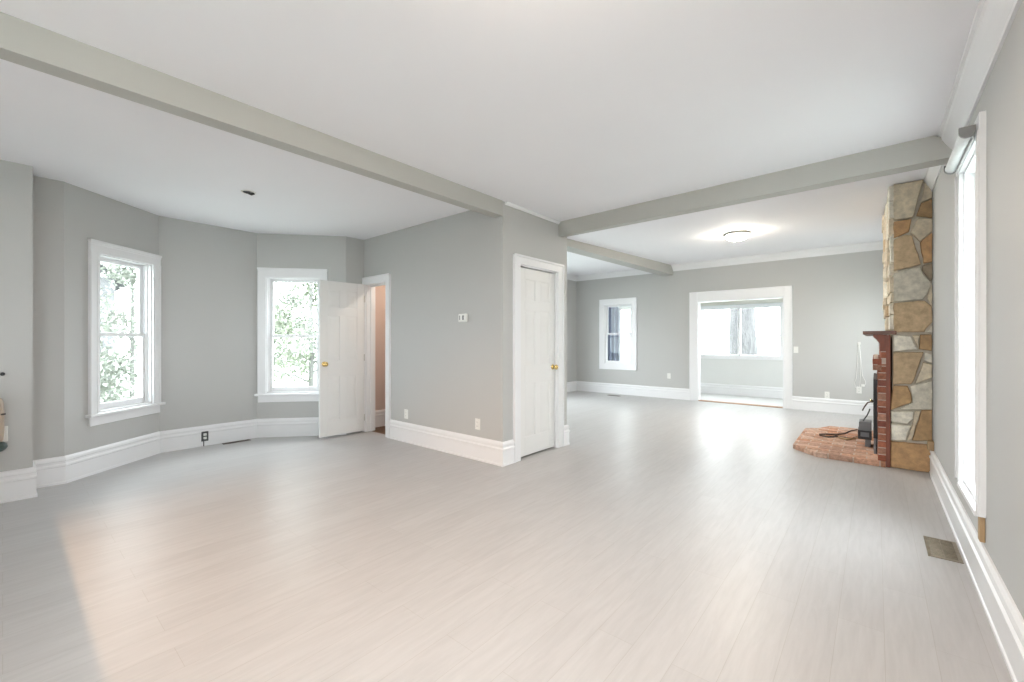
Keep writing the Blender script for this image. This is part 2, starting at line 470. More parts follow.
# ------------------------------------------------------------------ windows
def window(n, i, h, meet=None, stool=True, cas=.09, head=.10, label=None, cap=True, depth=.05, horn=.03, apron=True):
    P, Q = run(i)
    root = bpy.data.objects.new('window_%d' % n, None); COL.objects.link(root)
    root.empty_display_size = .1
    root.matrix_world = frame(i) @ Matrix.Translation(((h[0]+h[1])/2, 0, h[2]))
    struct(root, label)
    W = (h[1]-h[0])/2; Z = h[3]-h[2]
    c = MB()
    zb = 0 if stool else -cas
    for s in (-1, 1):
        x0, x1 = s*(W-.006), s*(W+cas)
        c.box((x0, -.022, zb), (x1, .004, Z+.0))
        c.box((s*(W+cas-.018), -.030, zb), (x1, -.022, Z))            # back band
        c.box((s*(W+.012), -.026, zb), (s*(W+.024), -.022, Z))
    c.box((-W-cas, -.024, Z-.006), (W+cas, .004, Z+head))
    if cap:
        c.box((-W-cas-.005, -.034, Z+head-.012), (W+cas+.005, .004, Z+head+.012))
        c.box((-W-cas, -.030, Z+head-.03), (W+cas, -.024, Z+head))
    if not stool: c.box((-W-cas, -.024, -cas), (W+cas, .004, .006))
    c.build('casing', M['white'], root, bevel=.003)
    j = MB()
    j.box((-W, 0, 0), (-W+.018, T, Z)); j.box((W-.018, 0, 0), (W, T, Z)); j.box((-W, 0, Z-.018), (W, T, Z)); j.box((-W, .0, 0), (W, T+.03, .018))
    for s in (-1, 1):
        j.box((s*(W-.018), depth-.015, .018), (s*(W-.030), depth, Z-.018))     # inner stop
    j.build('jamb', M['white'], root, bevel=.002)
    if stool:
        st = MB()
        st.box((-W-(cas if horn else 0)-horn, -.055 if horn else -.03, -.028), (W+(cas if horn else 0)+horn, .03, 0))
        if apron: st.box((-W-cas, -.020, -.028-.085), (W+cas, 0, -.028))
        st.build('sill', M['white'], root, bevel=.005)
    zm = Z/2 if meet is None else meet - h[2]
    def sash(name, y, z0, z1, fb, ft, lock=False):
        f = MB(); r = .040; x0, x1 = -W+.020, W-.020
        f.box((x0, y, z0), (x0+r, y+.032, z1)); f.box((x1-r, y, z0), (x1, y+.032, z1))
        f.box((x0+r, y, z0), (x1-r, y+.032, z0+fb)); f.box((x0+r, y, z1-ft), (x1-r, y+.032, z1))
        so = f.build(name, M['white'], root, bevel=.003)
        g = MB(); g.box((x0+r-.004, y+.014, z0+fb-.004), (x1-r+.004, y+.018, z1-ft+.004))
        g.build('pane', M['glass'], so)
        if lock:
            k = MB(); k.box((-.03, y-.004, z1-.002), (.03, y+.026, z1+.008)); k.box((-.008, y-.012, z1+.008), (.03, y+.004, z1+.016))
            k.build('sash_lock', M['white'], so, bevel=.002)
    sash('lower_sash', depth, .018, zm+.018, .06, .034, True)
    sash('upper_sash', depth+.034, zm-.018, Z-.018, .034, .040)
    return root
window(1, 3, W1, meet=1.315, label='tall double-hung sash window with a pale house outside, left bay wall')
window(2, 5, W2, meet=1.315, label='double-hung sash window with leafy branches outside, partly behind the open door')
window(3, 11, W3, meet=1.42, stool=False, cas=.125, head=.13, cap=False, depth=.03, label='small white-cased window in the far wall with a blue-grey curtain behind it')
window(4, 12, W4, stool=True, cas=.10, head=.09, cap=False, depth=.06, horn=0, apron=False, label='tall bright window in the right wall under a roller shade')
window(5, 12, BK1, label='wide window added for light in the right wall behind the viewer')
window(6, 12, FR, label='window added for light in the right wall beyond the stone chimney')
window(7, 10, FL, label='wide window in the left wall of the far room')
window(8, 13, BKW[0], label='wide window added for light in the back wall')
window(9, 12, NR, label='wide window added for light in the right wall beside the viewer')

# ------------------------------------------------------------------ doors
def six_panel(parent, w, h, t, mat):
    """leaf spans x 0..w, y -t/2..t/2, z 0..h"""
    mb = MB(); st = .105; mu = .09
    cols = [(st, w/2-mu/2), (w/2+mu/2, w-st)]
    rows = [(.20, h*.385), (h*.485, h*.775), (h*.83, h-.12)]
    core = t/2-.007
    mb.box((st*.9, -core, .1), (w-st*.9, core, h-.05))
    ys = t/2
    mb.box((0, -ys, 0), (st, ys, h)); mb.box((w-st, -ys, 0), (w, ys, h))
    for c, d in rows: mb.box((w/2-mu/2, -ys, c), (w/2+mu/2, ys, d))
    zz = [0] + [z for r in rows for z in r] + [h]
    for k in range(0, len(zz), 2): mb.box((st, -ys, zz[k]), (w-st, ys, zz[k+1]))
    leaf = mb.build('door_leaf', M[mat], parent, bevel=.004)
    for (a, b) in cols:
        for r, (c, d) in enumerate(rows):
            p = MB()
            for sgn in (-1, 1):
                def ring(ins, y): return [(a+ins, sgn*y, c+ins), (b-ins, sgn*y, c+ins), (b-ins, sgn*y, d-ins), (a+ins, sgn*y, d-ins)]
                p.loft([ring(.010, core-.002), ring(.014, core+.001), ring(.045, ys-.001), ring(.05, ys-.001)])
            p.build('panel', M[mat], leaf)
    return leaf
def knob(parent, x, z, t):
    for sgn in (-1, 1):
        mb = MB()
        mb.lathe([(.001, 0), (.030, 0), (.032, .004), (.028, .008), (.012, .010), (.011, .028), (.020, .034), (.029, .044), (.030, .053), (.024, .063), (.010, .068), (.001, .069)],
                 20, axis='Y')
        o = mb.build('knob', M['brass'], parent)
        o.matrix_local = Matrix.Translation((x, sgn*t/2, z)) @ (Matrix.Identity(4) if sgn > 0 else Matrix.Rotation(R(180), 4, 'Z'))

def doorframe(root, i, h, cas_l, cas_r, head, jl=True):
    W = h[1]-h[0]; Z = h[3]
    c = MB()
    for x0, x1 in ((-cas_l, .006), (W-.006, W+cas_r)):
        c.box((x0, -.022, 0), (x1, .004, Z))
        ed = (x0, x0+.018) if x0 < 0 else (x1-.018, x1)
        if abs(x1-x0) > .03: c.box((ed[0], -.032, 0), (ed[1], -.022, Z+head))
    c.box((-cas_l, -.022, Z-.006), (W+cas_r, .004, Z+head))
    c.box((-cas_l, -.034, Z+head-.018), (W+cas_r, -.020, Z+head+.006))
    c.build('casing', M['white'], root, bevel=.003)
    j = MB()
    j.box((0, 0, 0), (.018, T, Z)); j.box((W-.018, 0, 0), (W, T, Z)); j.box((0, 0, Z-.018), (W, T, Z))
    j.box((.018, .06, 0), (.030, .09, Z-.018)); j.box((W-.030, .06, 0), (W-.018, .09, Z-.018)); j.box((.018, .06, Z-.030), (W-.018, .09, Z-.018))
    j.build('jamb', M['white'], root, bevel=.002)

def root_on_run(name, i, s, z=0.0, d=0.0):
    o = bpy.data.objects.new(name, None); COL.objects.link(o); o.empty_display_size = .1
    o.matrix_world = frame(i) @ Matrix.Translation((s, -d, z))
    return o
# open door beside the bay
r = struct(root_on_run('door_1', 7, DB[0]), 'open white six-panel door beside the bay window')
doorframe(r, 7, DB, .042, .09, .085)
hinge = bpy.data.objects.new('swung_leaf', None); COL.objects.link(hinge); hinge.parent = r
COL.objects.unlink(hinge); bpy.data.objects.remove(hinge)
leaf = six_panel(r, .612, 2.00, .035, 'door')
leaf.matrix_local = Matrix.Translation((-.005, -.030, .025)) @ Matrix.Rotation(R(-91.0), 4, 'Z') @ Matrix.Translation((0, .0, 0))
knob(leaf, .612-.055, .93, .035)
for z in (.18, 1.0, 1.8):
    hb = MB(); hb.tube([(0, .022, z-.045), (0, .022, z+.045)], .007, 10); hb.build('hinge', M['steel'], leaf)
# closet door
r = struct(root_on_run('door_2', 8, DC[0]), 'closed white six-panel closet door with a brass knob')
doorframe(r, 8, DC, .10, .10, .085)
leaf = six_panel(r, .662, 2.015, .035, 'door')
leaf.matrix_local = Matrix.Translation((.024, .040, .018))
knob(leaf, .622, .93, .035)
# the closet inside is dark
mb = MB(); mb.box((-3.75, 3.372, 0), (-3.70, 4.255, 2.45)); mb.box((-3.70, 3.372, 2.4), (-2.995, 4.255, 2.45)); mb.box((-3.70, 3.372, -.05), (-2.995, 4.255, -.003))
struct(mb.build('wall_closet_inside', M['wall']))
# cased opening to the porch
r = struct(root_on_run('door_3', 11, D3[0]), 'wide white cased opening to the bright porch')
W = D3[1]-D3[0]; Z = D3[3]
c = MB()
for x0, x1 in ((-.15, .006), (W-.006, W+.13)):
    c.box((x0, -.024, 0), (x1, .004, Z+.19))
    c.box((x0, -.034, 0), (x0+.02, -.024, Z+.19)); c.box((x1-.02, -.034, 0), (x1, -.024, Z+.19))
c.box((.006, -.024, Z-.006), (W-.006, .004, Z+.19)); c.box((-.15, -.036, Z+.172), (W+.13, -.024, Z+.19))
c.build('casing', M['white'], r, bevel=.003)
j = MB(); j.box((0, 0, 0), (.02, T+.02, Z)); j.box((W-.02, 0, 0), (W, T+.02, Z)); j.box((.02, 0, Z-.02), (W-.02, T+.02, Z))
j.build('jamb', M['white'], r, bevel=.002)
j = MB(); j.box((.02, -.015, 0), (W-.02, T, .012)); j.build('threshold', M['oak'], r, bevel=.004)

# ------------------------------------------------------------------ porch beyond the far wall
py0, py1 = 9.512, 10.92
slab('floor_porch', [(-6.6, py0), (1.0, py0), (1.0, py1+.12), (-6.6, py1+.12)], -.12, -.002, 'porchfloor')
slab('ceiling_porch', [(-6.6, py0), (1.0, py0), (1.0, py1+.12), (-6.6, py1+.12)], 2.45, 2.55, 'sunwhite')
def wallgrid(name, x0, x1, y, t, z1, holes, mat):
    mb = MB(); ss = sorted({x0, x1} | {q for h in holes for q in h[:2]})
    for a, b in zip(ss[:-1], ss[1:]):
        zs = [(0, z1)]
        for h in holes:
            if h[0] <= a+1e-6 and h[1] >= b-1e-6:
                zs = [q for u, v in zs for q in ((u, h[2]), (h[3], v)) if q[1] > q[0]]
        for u, v in zs: mb.box((a, y, u), (b, y+t, v))
    return struct(mb.build(name, M[mat]))
PW1 = (-3.24, -1.56, .90, 2.03); PW2 = (-5.36, -4.1, .66, 2.2); PW3 = (-1.0, .6, .9, 2.03)
wallgrid('wall_porch', -6.6, 1.0, py1, .12, 2.45, [PW1, PW2, PW3], 'sunwhite')
mb = MB(); mb.box((-6.7, py0, 0), (-6.6, py1+.12, 2.45)); struct(mb.build('wall_porch_left', M['sunwhite']))
mb = MB(); mb.box((1.0, py0, 0), (1.1, py1+.12, 2.45)); struct(mb.build('wall_porch_right', M['sunwhite']))
mb = MB(); mb.loft([[(-6.6, py1-d, h) for d, h in BASE], [(1.0, py1-d, h) for d, h in BASE]])
struct(mb.build('baseboard_porch', M['white']))
mb = MB()
for k in range(4):
    z = 2.095 + k*.088
    mb.hexa([(-6.6,py1-.024,z),(1.0,py1-.024,z),(1.0,py1,z),(-6.6,py1,z),(-6.6,py1-.008,z+.086),(1.0,py1-.008,z+.086),(1.0,py1,z+.086),(-6.6,py1,z+.086)])
struct(mb.build('trim_9', M['siding']))
for n, (h, mull) in enumerate(((PW1, [-2.395]), (PW2, []), (PW3, [-.2])), 10):
    root = struct(empty('window_%d' % n, ((h[0]+h[1])/2, py1, h[2])),
                  ['wide porch picture window split by one mullion with a tree trunk outside', 'white-framed porch window beside the blue-grey curtain', 'porch window right of the cased opening'][n-10])
    w = (h[1]-h[0])/2; Z = h[3]-h[2]; f = MB()
    f.box((-w-.05, -.03, -.06), (-w+.03, .0, Z+.05)); f.box((w-.03, -.03, -.06), (w+.05, .0, Z+.05))
    f.box((-w-.05, -.032, -.07), (w+.05, 0, .03)); f.box((-w-.05, -.032, Z-.04), (w+.05, 0, Z+.05))
    f.box((-w, 0, 0), (-w+.03, .1, Z)); f.box((w-.03, 0, 0), (w, .1, Z)); f.box((-w, 0, 0), (w, .1, .03)); f.box((-w, 0, Z-.03), (w, .1, Z))
    f.build('frame', M['white'], root, bevel=.003)
    if mull:
        for q in mull:
            x = q-(h[0]+h[1])/2; k = MB(); k.box((x-.028, -.01, .03), (x+.028, .06, Z-.03)); k.build('mullion', M['white'], root, bevel=.003)
    g = MB(); g.box((-w+.03, .05, .03), (w-.03, .054, Z-.03)); g.build('pane', M['glass'], root)
    portal((h[0], py1), (h[1], py1), 0, h[1]-h[0], h[2], h[3])

# curtain in the porch, gathered cloth on a rod
t = tag(empty('curtain', (-5.66, py1-.12, .45)), 'slate blue curtain seen through the small far window', 'curtain')
n = 60; rings = []
front = []; back = []
for k in range(n+1):
    u = k/n; x = -.33+.66*u
    yy = .035*math.sin(u*math.pi*11)
    front.append((x, yy)); back.append((x, yy+.006))
outl = front + back[::-1]
mb = MB(); mb.loft([[(x*1.0, y*1.1, 0) for x, y in outl], [(x*.97, y, .9) for x, y in outl], [(x*.95, y*.8, 1.78) for x, y in outl]], smooth=True)
mb.build('cloth', M['curtain'], t)
mb = MB(); mb.tube([(-.36, 0, 1.795), (.36, 0, 1.795)], .012, 10); mb.lathe([(.001, -.02), (.02, -.01), (.024, 0), (.02, .012), (.001, .02)], 12, (.37, 0, 1.795), 'X'); mb.build('rod', M['steel'], t)
for x in (-.3, .3):
    mb = MB(); mb.tube([(x, 0, 1.80), (x, .115, 1.80)], .007, 8); mb.build('bracket', M['steel'], t)
# roller shade over the right window
t = tag(empty('roller_shade', (.35, 3.12, 2.30)), 'rolled-up white roller shade with grey end cap above the right-hand window', 'blind')
mb = MB(); mb.lathe([(.022, 0), (.026, .001), (.026, .60), (.022, .601)], 24, (0, 0.012, 0), 'Y'); mb.build('roll', M['shade'], t)
mb = MB(); mb.tube([(.024, .012, -.006), (.024, .61, -.006)], .006, 8); mb.box((.022, .012, -.04), (.025, .60, 0)); mb.build('hem', M['shade'], t)
for y0 in (-.006, .612):
    mb = MB(); pts = [(-.030*math.cos(a), -.032*math.sin(a)) for a in [math.pi*k/12 for k in range(13)]] + [(.030, .024), (-.030, .024)]
    mb.loft([[(x, y0, z) for x, z in pts], [(x, y0+.014, z) for x, z in pts]]); mb.build('end_cap', M['greyplastic'], t, bevel=.002)

# unpainted ends of the window trim and baseboard
mb = MB(); mb.box((.390, 3.10, .262), (.4095, 3.150, .388)); o = mb.build('wood_block', M['rawwood'], bevel=.003)
tag(o, 'bare unpainted wood block under the right window casing, above the white baseboard', 'wood block', 'bare wood blocks')
mb = MB(); mb.box((.368, 5.50, .242), (.409, 5.60, .325)); o = mb.build('wood_block', M['rawwood'], bevel=.003)
tag(o, 'small bare wood block on the baseboard against the stone chimney', 'wood block', 'bare wood blocks')

# ------------------------------------------------------------------ stone and brick fireplace
Fy = 5.67; Fy2 = 7.40; Fx = .115
fp = tag(empty('fireplace', (.1, 6.5, 0)), 'stone chimney with red brick fireplace, dark wooden mantel and raised brick hearth', 'fireplace')
fp.location = (0, 0, 0)
yaw = R(40.2); ff = 430.4
def on_y(px, py, Y):
    u = (px-512)/ff; v = (341-py)/ff
    dx, dy = -math.sin(yaw)+u*math.cos(yaw), math.cos(yaw)+u*math.sin(yaw)
    t_ = Y/dy
    return dx*t_, 1.25+v*t_
core = MB(); core.box((Fx+.012, Fy+.03, 0), (.408, Fy2-.02, HS-.001)); core.build('mortar_core', M['mortar'], fp)
A, B_, C_, D_ = (880, 180), (880, 250), (880, 320), (880, 400)
cream, tan_, orange, grey, pale, brown, dkg = (.66,.57,.43), (.54,.40,.25), (.56,.34,.17), (.60,.56,.47), (.76,.72,.62), (.48,.31,.16), (.34,.27,.19)
ST = [
 (cream, [(A,118,40),(A,370,40),(A,280,318),(A,118,343)]),
 (cream, [(A,392,40),(A,480,60),(A,480,145),(A,350,192)]),
 (brown, [(A,352,200),(A,482,155),(A,482,315),(A,312,302)]),
 (orange,[(A,118,357),(A,268,332),(A,246,438),(A,118,496)]),
 (cream, [(A,325,325),(A,482,325),(A,482,430),(A,340,522),(A,258,450)]),
 (tan_,  [(A,118,510),(A,215,467),(A,272,475),(B_,350,120),(B_,118,180)]),
 (orange,[(A,345,530),(A,482,445),(B_,482,95),(B_,372,112)]),
 (dkg,   [(B_,366,134),(B_,455,112),(B_,482,160),(B_,478,250),(B_,430,258),(B_,362,172)]),
 (grey,  [(B_,118,197),(B_,345,142),(B_,365,202),(B_,425,262),(B_,460,292),(B_,400,378),(B_,368,420),(B_,118,440)]),
 (cream, [(B_,482,290),(B_,482,490),(B_,408,412),(B_,412,372)]),
 (tan_,  [(B_,118,455),(B_,380,432),(B_,440,480),(B_,462,550),(B_,455,615),(B_,390,672),(C_,380,102),(C_,118,104)]),
 (pale,  [(C_,400,105),(C_,470,50),(C_,482,60),(C_,482,108)]),
 (pale,  [(C_,118,132),(C_,265,138),(C_,318,250),(C_,118,265)]),
 (cream, [(C_,278,130),(C_,335,130),(C_,326,238)]),
 (brown, [(C_,345,126),(C_,440,124),(C_,470,190),(C_,440,262),(C_,334,247)]),
 (tan_,  [(C_,114,277),(C_,372,275),(C_,285,524),(C_,262,547),(C_,112,547)]),
 (pale,  [(C_,384,275),(C_,480,293),(C_,456,370),(C_,374,345)]),
 (cream, [(C_,368,360),(C_,462,384),(C_,480,490),(C_,300,545)]),
 (brown, [(C_,112,562),(C_,236,566),(C_,268,640),(D_,272,0),(D_,262,26),(D_,106,86)]),
 (grey,  [(C_,258,563),(C_,476,520),(D_,470,82),(D_,160,80),(D_,280,22)]),
 (pale,  [(D_,104,98),(D_,284,100),(D_,284,160),(D_,230,203),(D_,106,182)]),
 (pale,  [(D_,102,205),(D_,264,220),(D_,220,346),(D_,100,342)]),
 (brown, [(D_,355,90),(D_,470,92),(D_,466,352),(D_,275,346)]),
 (cream, [(D_,296,98),(D_,345,94),(D_,265,338),(D_,232,346),(D_,276,216)]),
 (orange,[(D_,96,356),(D_,440,386),(D_,440,640),(D_,88,594)]),
]
def inset(poly, d):
    c = Vector((0, 0));
    for p in poly: c += Vector(p)
    c /= len(poly); out = []
    for p in poly:
        v = Vector(p)-c; L = max(v.length, 1e-6); q = c+v*max(0, (L-d)/L); out.append((q.x, q.y))
    return out
def rough_poly(poly, step=.05, j=.004):
    out = []
    for k, p in enumerate(poly):
        q = poly[(k+1) % len(poly)]; L = math.hypot(q[0]-p[0], q[1]-p[1]); n = max(1, int(L/step))
        for m_ in range(n):
            t_ = m_/n; jj = j if m_ else 0
            out.append((p[0]+(q[0]-p[0])*t_+random.uniform(-jj, jj), p[1]+(q[1]-p[1])*t_+random.uniform(-jj, jj)))
    return out
stones = MB()
for colr, pp in ST:
    poly = []
    for (o_, u, v) in pp:
        x, z = on_y(o_[0]+u/8.533, o_[1]+v/8.533, Fy)
        x = Fx if x < Fx+.012 else min(x, .408)
        if o_ is A and v < 85: z = HS-.002
        if o_ is D_ and v > 560: z = 0.002
        poly.append((x, max(z, .002)))
    poly = rough_poly(poly, .045, .003)
    k = random.uniform(.9, 1.1); cc = tuple(c_*k for c_ in colr); d = random.uniform(.0, .010)
    stones.loft([[(x, Fy+.06, z) for x, z in inset(poly, -.003)], [(x, Fy+.010-d*.5, z) for x, z in inset(poly, -.002)], [(x, Fy-d, z) for x, z in inset(poly, .005)]], col=cc)
# stones of the chimney face towards the room, laid in rough courses above the mantel
pal = [cream, pale, cream, (.70,.60,.46), pale, tan_, (.74,.66,.53)]
z = 1.36
while z < HS-.03:
    h_ = min(random.uniform(.08, .19), HS-.003-z)
    if HS-(z+h_) < .08: h_ = HS-.003-z
    y = Fy-.0
    while y < Fy2-.03:
        w_ = min(random.uniform(.16, .42), Fy2-y)
        if Fy2-(y+w_) < .1: w_ = Fy2-y
        a = random.uniform(-.02, .02); b2 = random.uniform(-.02, .02)
        poly = [(y+.006+(a if y > Fy+.01 else 0), z+.005), (y+w_-.006, z+.005), (y+w_-.006-(a if y+w_<Fy2-.01 else 0), z+h_-.005), (y+.006, z+h_-.005)]
        poly = rough_poly(poly, .05, .006)
        dd = random.uniform(.012, .055) if y > Fy+.05 else random.uniform(.004, .022)
        cc = random.choice(pal)
        stones.loft([[(Fx+.05, p, q) for p, q in poly], [(Fx-dd*.6, p, q) for p, q in inset(poly, .004)], [(Fx-dd, p, q) for p, q in inset(poly, .03)]], col=cc)
        y += w_
    z += h_
stones.build('stone_facing', M['stone'], fp, bevel=.0025)

def rbrick():
    k = random.uniform(.75, 1.15); b = random.choice([(.36,.125,.07), (.30,.095,.055), (.40,.16,.095), (.25,.085,.06), (.42,.22,.15)])
    return tuple(q*k for q in b)
sx0 = .015                                    # room-side face of the brick surround
br = MB()
def brickwall(mb, x0, x1, y0, y1, z0, z1, bw=.20, bh=.068, face='X'):
    z = z0; r_ = 0
    while z < z1-.01:
        hh = min(bh-.009, z1-z-.002); y = y0 - (bw/2 if r_ % 2 else 0)
        while y < y1-.005:
            a, b = max(y, y0), min(y+bw-.009, y1)
            if b-a > .02:
                j = random.uniform(-.004, .004)
                mb.box((x0+j, a, z), (x1, b, z+hh), 0, rbrick())
            y += bw
        z += bh; r_ += 1
brickwall(br, sx0, .10, Fy, 5.98, .052, 1.02)
brickwall(br, sx0, .10, 7.09, 7.40, .052, 1.02)
brickwall(br, sx0, .10, 5.98, 7.09, .86, 1.02)
brickwall(br, .036, .10, Fy, 7.40, 1.08, 1.30)
brickwall(br, -.022, sx0+.03, Fy-.004, 7.40, .955, 1.078, bh=.062)       # corbel course
br.build('brick_surround', M['brick'], fp, bevel=.004)
mb = MB(); mb.box((sx0+.006, Fy+.004, .05), (.11, 5.975, 1.05)); mb.box((sx0+.006, 7.095, .05), (.11, 7.395, 1.05)); mb.box((sx0+.006, 5.975, .865), (.11, 7.095, 1.05)); mb.box((.042, Fy+.004, 1.05), (.11, 7.395, 1.314)); mb.box((-.016, Fy+.004, .957), (sx0+.006, 7.39, 1.074))
mb.build('surround_mortar', M['brickmortar'], fp)
mb = MB(); mb.box((.078, Fy-.016, .0), (Fx-.004, Fy-.002, 1.31)); mb.build('edge_board', M['redwood'], fp, bevel=.002)
# mantel: shelf, bed moulding and a bracket at each end
mt = MB(); mt.box((-.10, Fy-.045, 1.315), (.155, Fy-.012, 1.350)); mt.box((-.10, Fy-.012, 1.315), (Fx-.055, 7.43, 1.350)); mantel = mt.build('mantel_shelf', M['darkwood'], fp, bevel=.003)
mb = MB(); p = [(-.02, 1.314), (-.02, 1.295), (.008, 1.265), (.030, 1.225), (.030, 1.15), (.085, 1.15), (.085, 1.314)]
mb.loft([[(x, Fy-.014, z) for x, z in p], [(x, 7.41, z) for x, z in p]]); mb.build('bed_moulding', M['redwood'], mantel, bevel=.002)
# firebox and its black iron door frame
mb = MB(); mb.box((sx0+.005, 5.99, .055), (.11, 7.08, .10)); mb.box((.10, 5.99, .055), (.112, 7.08, .85)); mb.build('firebox', M['black'], fp)
mb = MB(); mb.box((-.020, 5.95, .22), (.000, 6.06, .845)); mb.box((-.020, 7.01, .22), (.0, 7.12, .845)); mb.box((-.020, 6.06, .76), (.0, 7.01, .845)); mb.box((-.020, 6.06, .22), (.0, 7.01, .30))
for y in (6.40, 6.74): mb.box((-.016, y, .30), (-.004, y+.03, .76))
mb.box((.0, 5.96, .055), (sx0, 7.11, .84))
fd = mb.build('fire_screen', M['black'], fp, bevel=.003)
for y in (6.50, 6.60):
    k = MB(); k.lathe([(.001, -.03), (.012, -.026), (.013, -.018), (.006, -.012), (.006, 0)], 12, (-.02, y, .55), 'X'); k.build('handle', M['brass'], fd)
for y in (5.96, 7.02):
    mb = MB(); mb.box((-.016, y, .05), (sx0, y+.09, .22)); mb.build('screen_foot', M['greymetal'], fd)
# hearth
HP = [(.075, 5.63), (-.49, 5.66), (-.735, 5.93), (-.74, 7.16), (-.61, 7.24), (-.50, 7.55), (.10, 7.52)]
def inside(x, y, P):
    c = False; n = len(P)
    for k in range(n):
        x1, y1 = P[k]; x2, y2 = P[(k+1) % n]
        if (y1 > y) != (y2 > y) and x < (x2-x1)*(y-y1)/(y2-y1)+x1: c = not c
    return c
def clipY(P, ya, yb, x0, x1):
    """Sutherland-Hodgman clip of polygon to a rectangle"""
    def clip(P, f, inter):
        out = []
        for k in range(len(P)):
            a, b = P[k], P[(k+1) % len(P)]
            if f(a): out.append(a)
            if f(a) != f(b): out.append(inter(a, b))
        return out
    def ix(v): return lambda a, b: (v, a[1]+(b[1]-a[1])*(v-a[0])/(b[0]-a[0]))
    def iy(v): return lambda a, b: (a[0]+(b[0]-a[0])*(v-a[1])/(b[1]-a[1]), v)
    for f, it in ((lambda p: p[0] >= x0, ix(x0)), (lambda p: p[0] <= x1, ix(x1)), (lambda p: p[1] >= ya, iy(ya)), (lambda p: p[1] <= yb, iy(yb))):
        if len(P) < 3: return []
        P = clip(P, f, it)
    return P
def area(P): return abs(sum(P[k][0]*P[(k+1) % len(P)][1]-P[(k+1) % len(P)][0]*P[k][1] for k in range(len(P))))/2
hb = MB(); y = 5.60; r_ = 0
def hearthcol():
    k = random.uniform(.85, 1.12); b = random.choice([(.56,.33,.23), (.50,.25,.15), (.60,.40,.30), (.50,.31,.23), (.55,.38,.30)])
    return tuple(q*k for q in b)
while y < 7.6:
    x = -.80-(.105 if r_ % 2 else 0)
    while x < .11:
        cell = clipY(HP, y, y+.092, x, x+.197)
        if len(cell) > 2 and area(cell) > .002:
            top = .052+random.uniform(-.003, .003)
            hb.loft([[(a, b, 0) for a, b in cell], [(a, b, top) for a, b in cell]], col=hearthcol())
        x += .21
    y += .106; r_ += 1
hb.build('hearth_bricks', M['brick'], fp, bevel=.004)
mb = MB(); q = inset(HP, .02); mb.loft([[(a, b, 0) for a, b in q], [(a, b, .047) for a, b in q]]); mb.build('hearth_mortar', M['brickmortar'], fp)

# blower unit on the hearth
t = tag(empty('fireplace_blower', (-.092, 6.42, .052)), 'small grey metal fireplace blower with a black-framed slot, on the brick hearth', 'blower')
mb = MB(); mb.box((-.055, -.12, .085), (.055, .12, .28)); mb.build('housing', M['greymetal'], t, bevel=.006)
mb = MB()
mb.box((-.058, -.132, .085), (.058, -.120, .115)); mb.box((-.058, -.132, .165), (.058, -.12, .185)); mb.box((-.058, -.132, .115), (-.040, -.12, .165)); mb.box((.035, -.132, .115), (.058, -.12, .165)); mb.box((-.064, -.128, .085), (-.055, .12, .185))
mb.build('front_frame', M['black'], t, bevel=.002)
mb = MB(); mb.box((.0, -.10, 0), (.05, .10, .085)); mb.build('foot', M['greymetal'], t, bevel=.004)
t2 = MB(); t2.tube([(-.02, -.05, .275), (-.005, -.06, .31), (.015, -.06, .345), (.035, -.05, .40), (.040, -.02, .42)], .007, 8); t2.build('power_cord', M['darkplastic'], t)
mb = MB(); mb.tube([(-.120, 6.55, .43), (-.100, 6.53, .48), (-.070, 6.50, .535), (-.045, 6.48, .545), (-.028, 6.47, .545)], .0075, 8)
tag(mb.build('poker_handle', M['iron']), 'bent dark iron poker handle hooked on the black fire screen', 'poker')
# fire tongs lying on the hearth
t = tag(empty('fire_tongs', (-.45, 6.8, .055)), 'rusty iron fire tongs lying across the brick hearth', 'tongs')
def fp_(px, py, z=.062):
    u = (px-512)/ff; v = (341-py)/ff; k = (z-1.25)/v
    return Vector(((-math.sin(yaw)+u*math.cos(yaw))*k, (math.cos(yaw)+u*math.sin(yaw))*k, z))
off = Vector((-.45, 6.8, .055))
for nm, pts in (('long_arm', [(819.5,434.2),(826,434.0),(836,434.4),(844,433.6),(851,430.6),(857,429.6)]), ('short_arm', [(819.5,435.4),(828,436.8),(838,436.3),(846,437.8),(852,438.3),(857,436.6)])):
    mb = MB(); mb.tube([fp_(*p)-off for p in pts], [.009,.009,.010,.009,.008,.007], 8); mb.build(nm, M['iron'], t)
mb = MB(); a = fp_(836, 435.2)-off; mb.lathe([(.001, -.006), (.016, -.006), (.016, .010), (.001, .012)], 12, a); mb.build('rivet', M['iron'], t)
mb = MB(); pts = [fp_(*p, .058) for p in ((838, 437.2), (846, 439), (853, 439.2), (857, 437.5), (856, 438.8), (847, 440), (839, 438.3))]
o = tag(mb, None) if False else None
mb.loft([[tuple(p) for p in pts], [(p.x, p.y, p.z+.012) for p in pts]]); tag(mb.build('kindling_scrap', M['rawwood']), 'small pale wood scrap beside the tongs on the hearth', 'wood scrap')

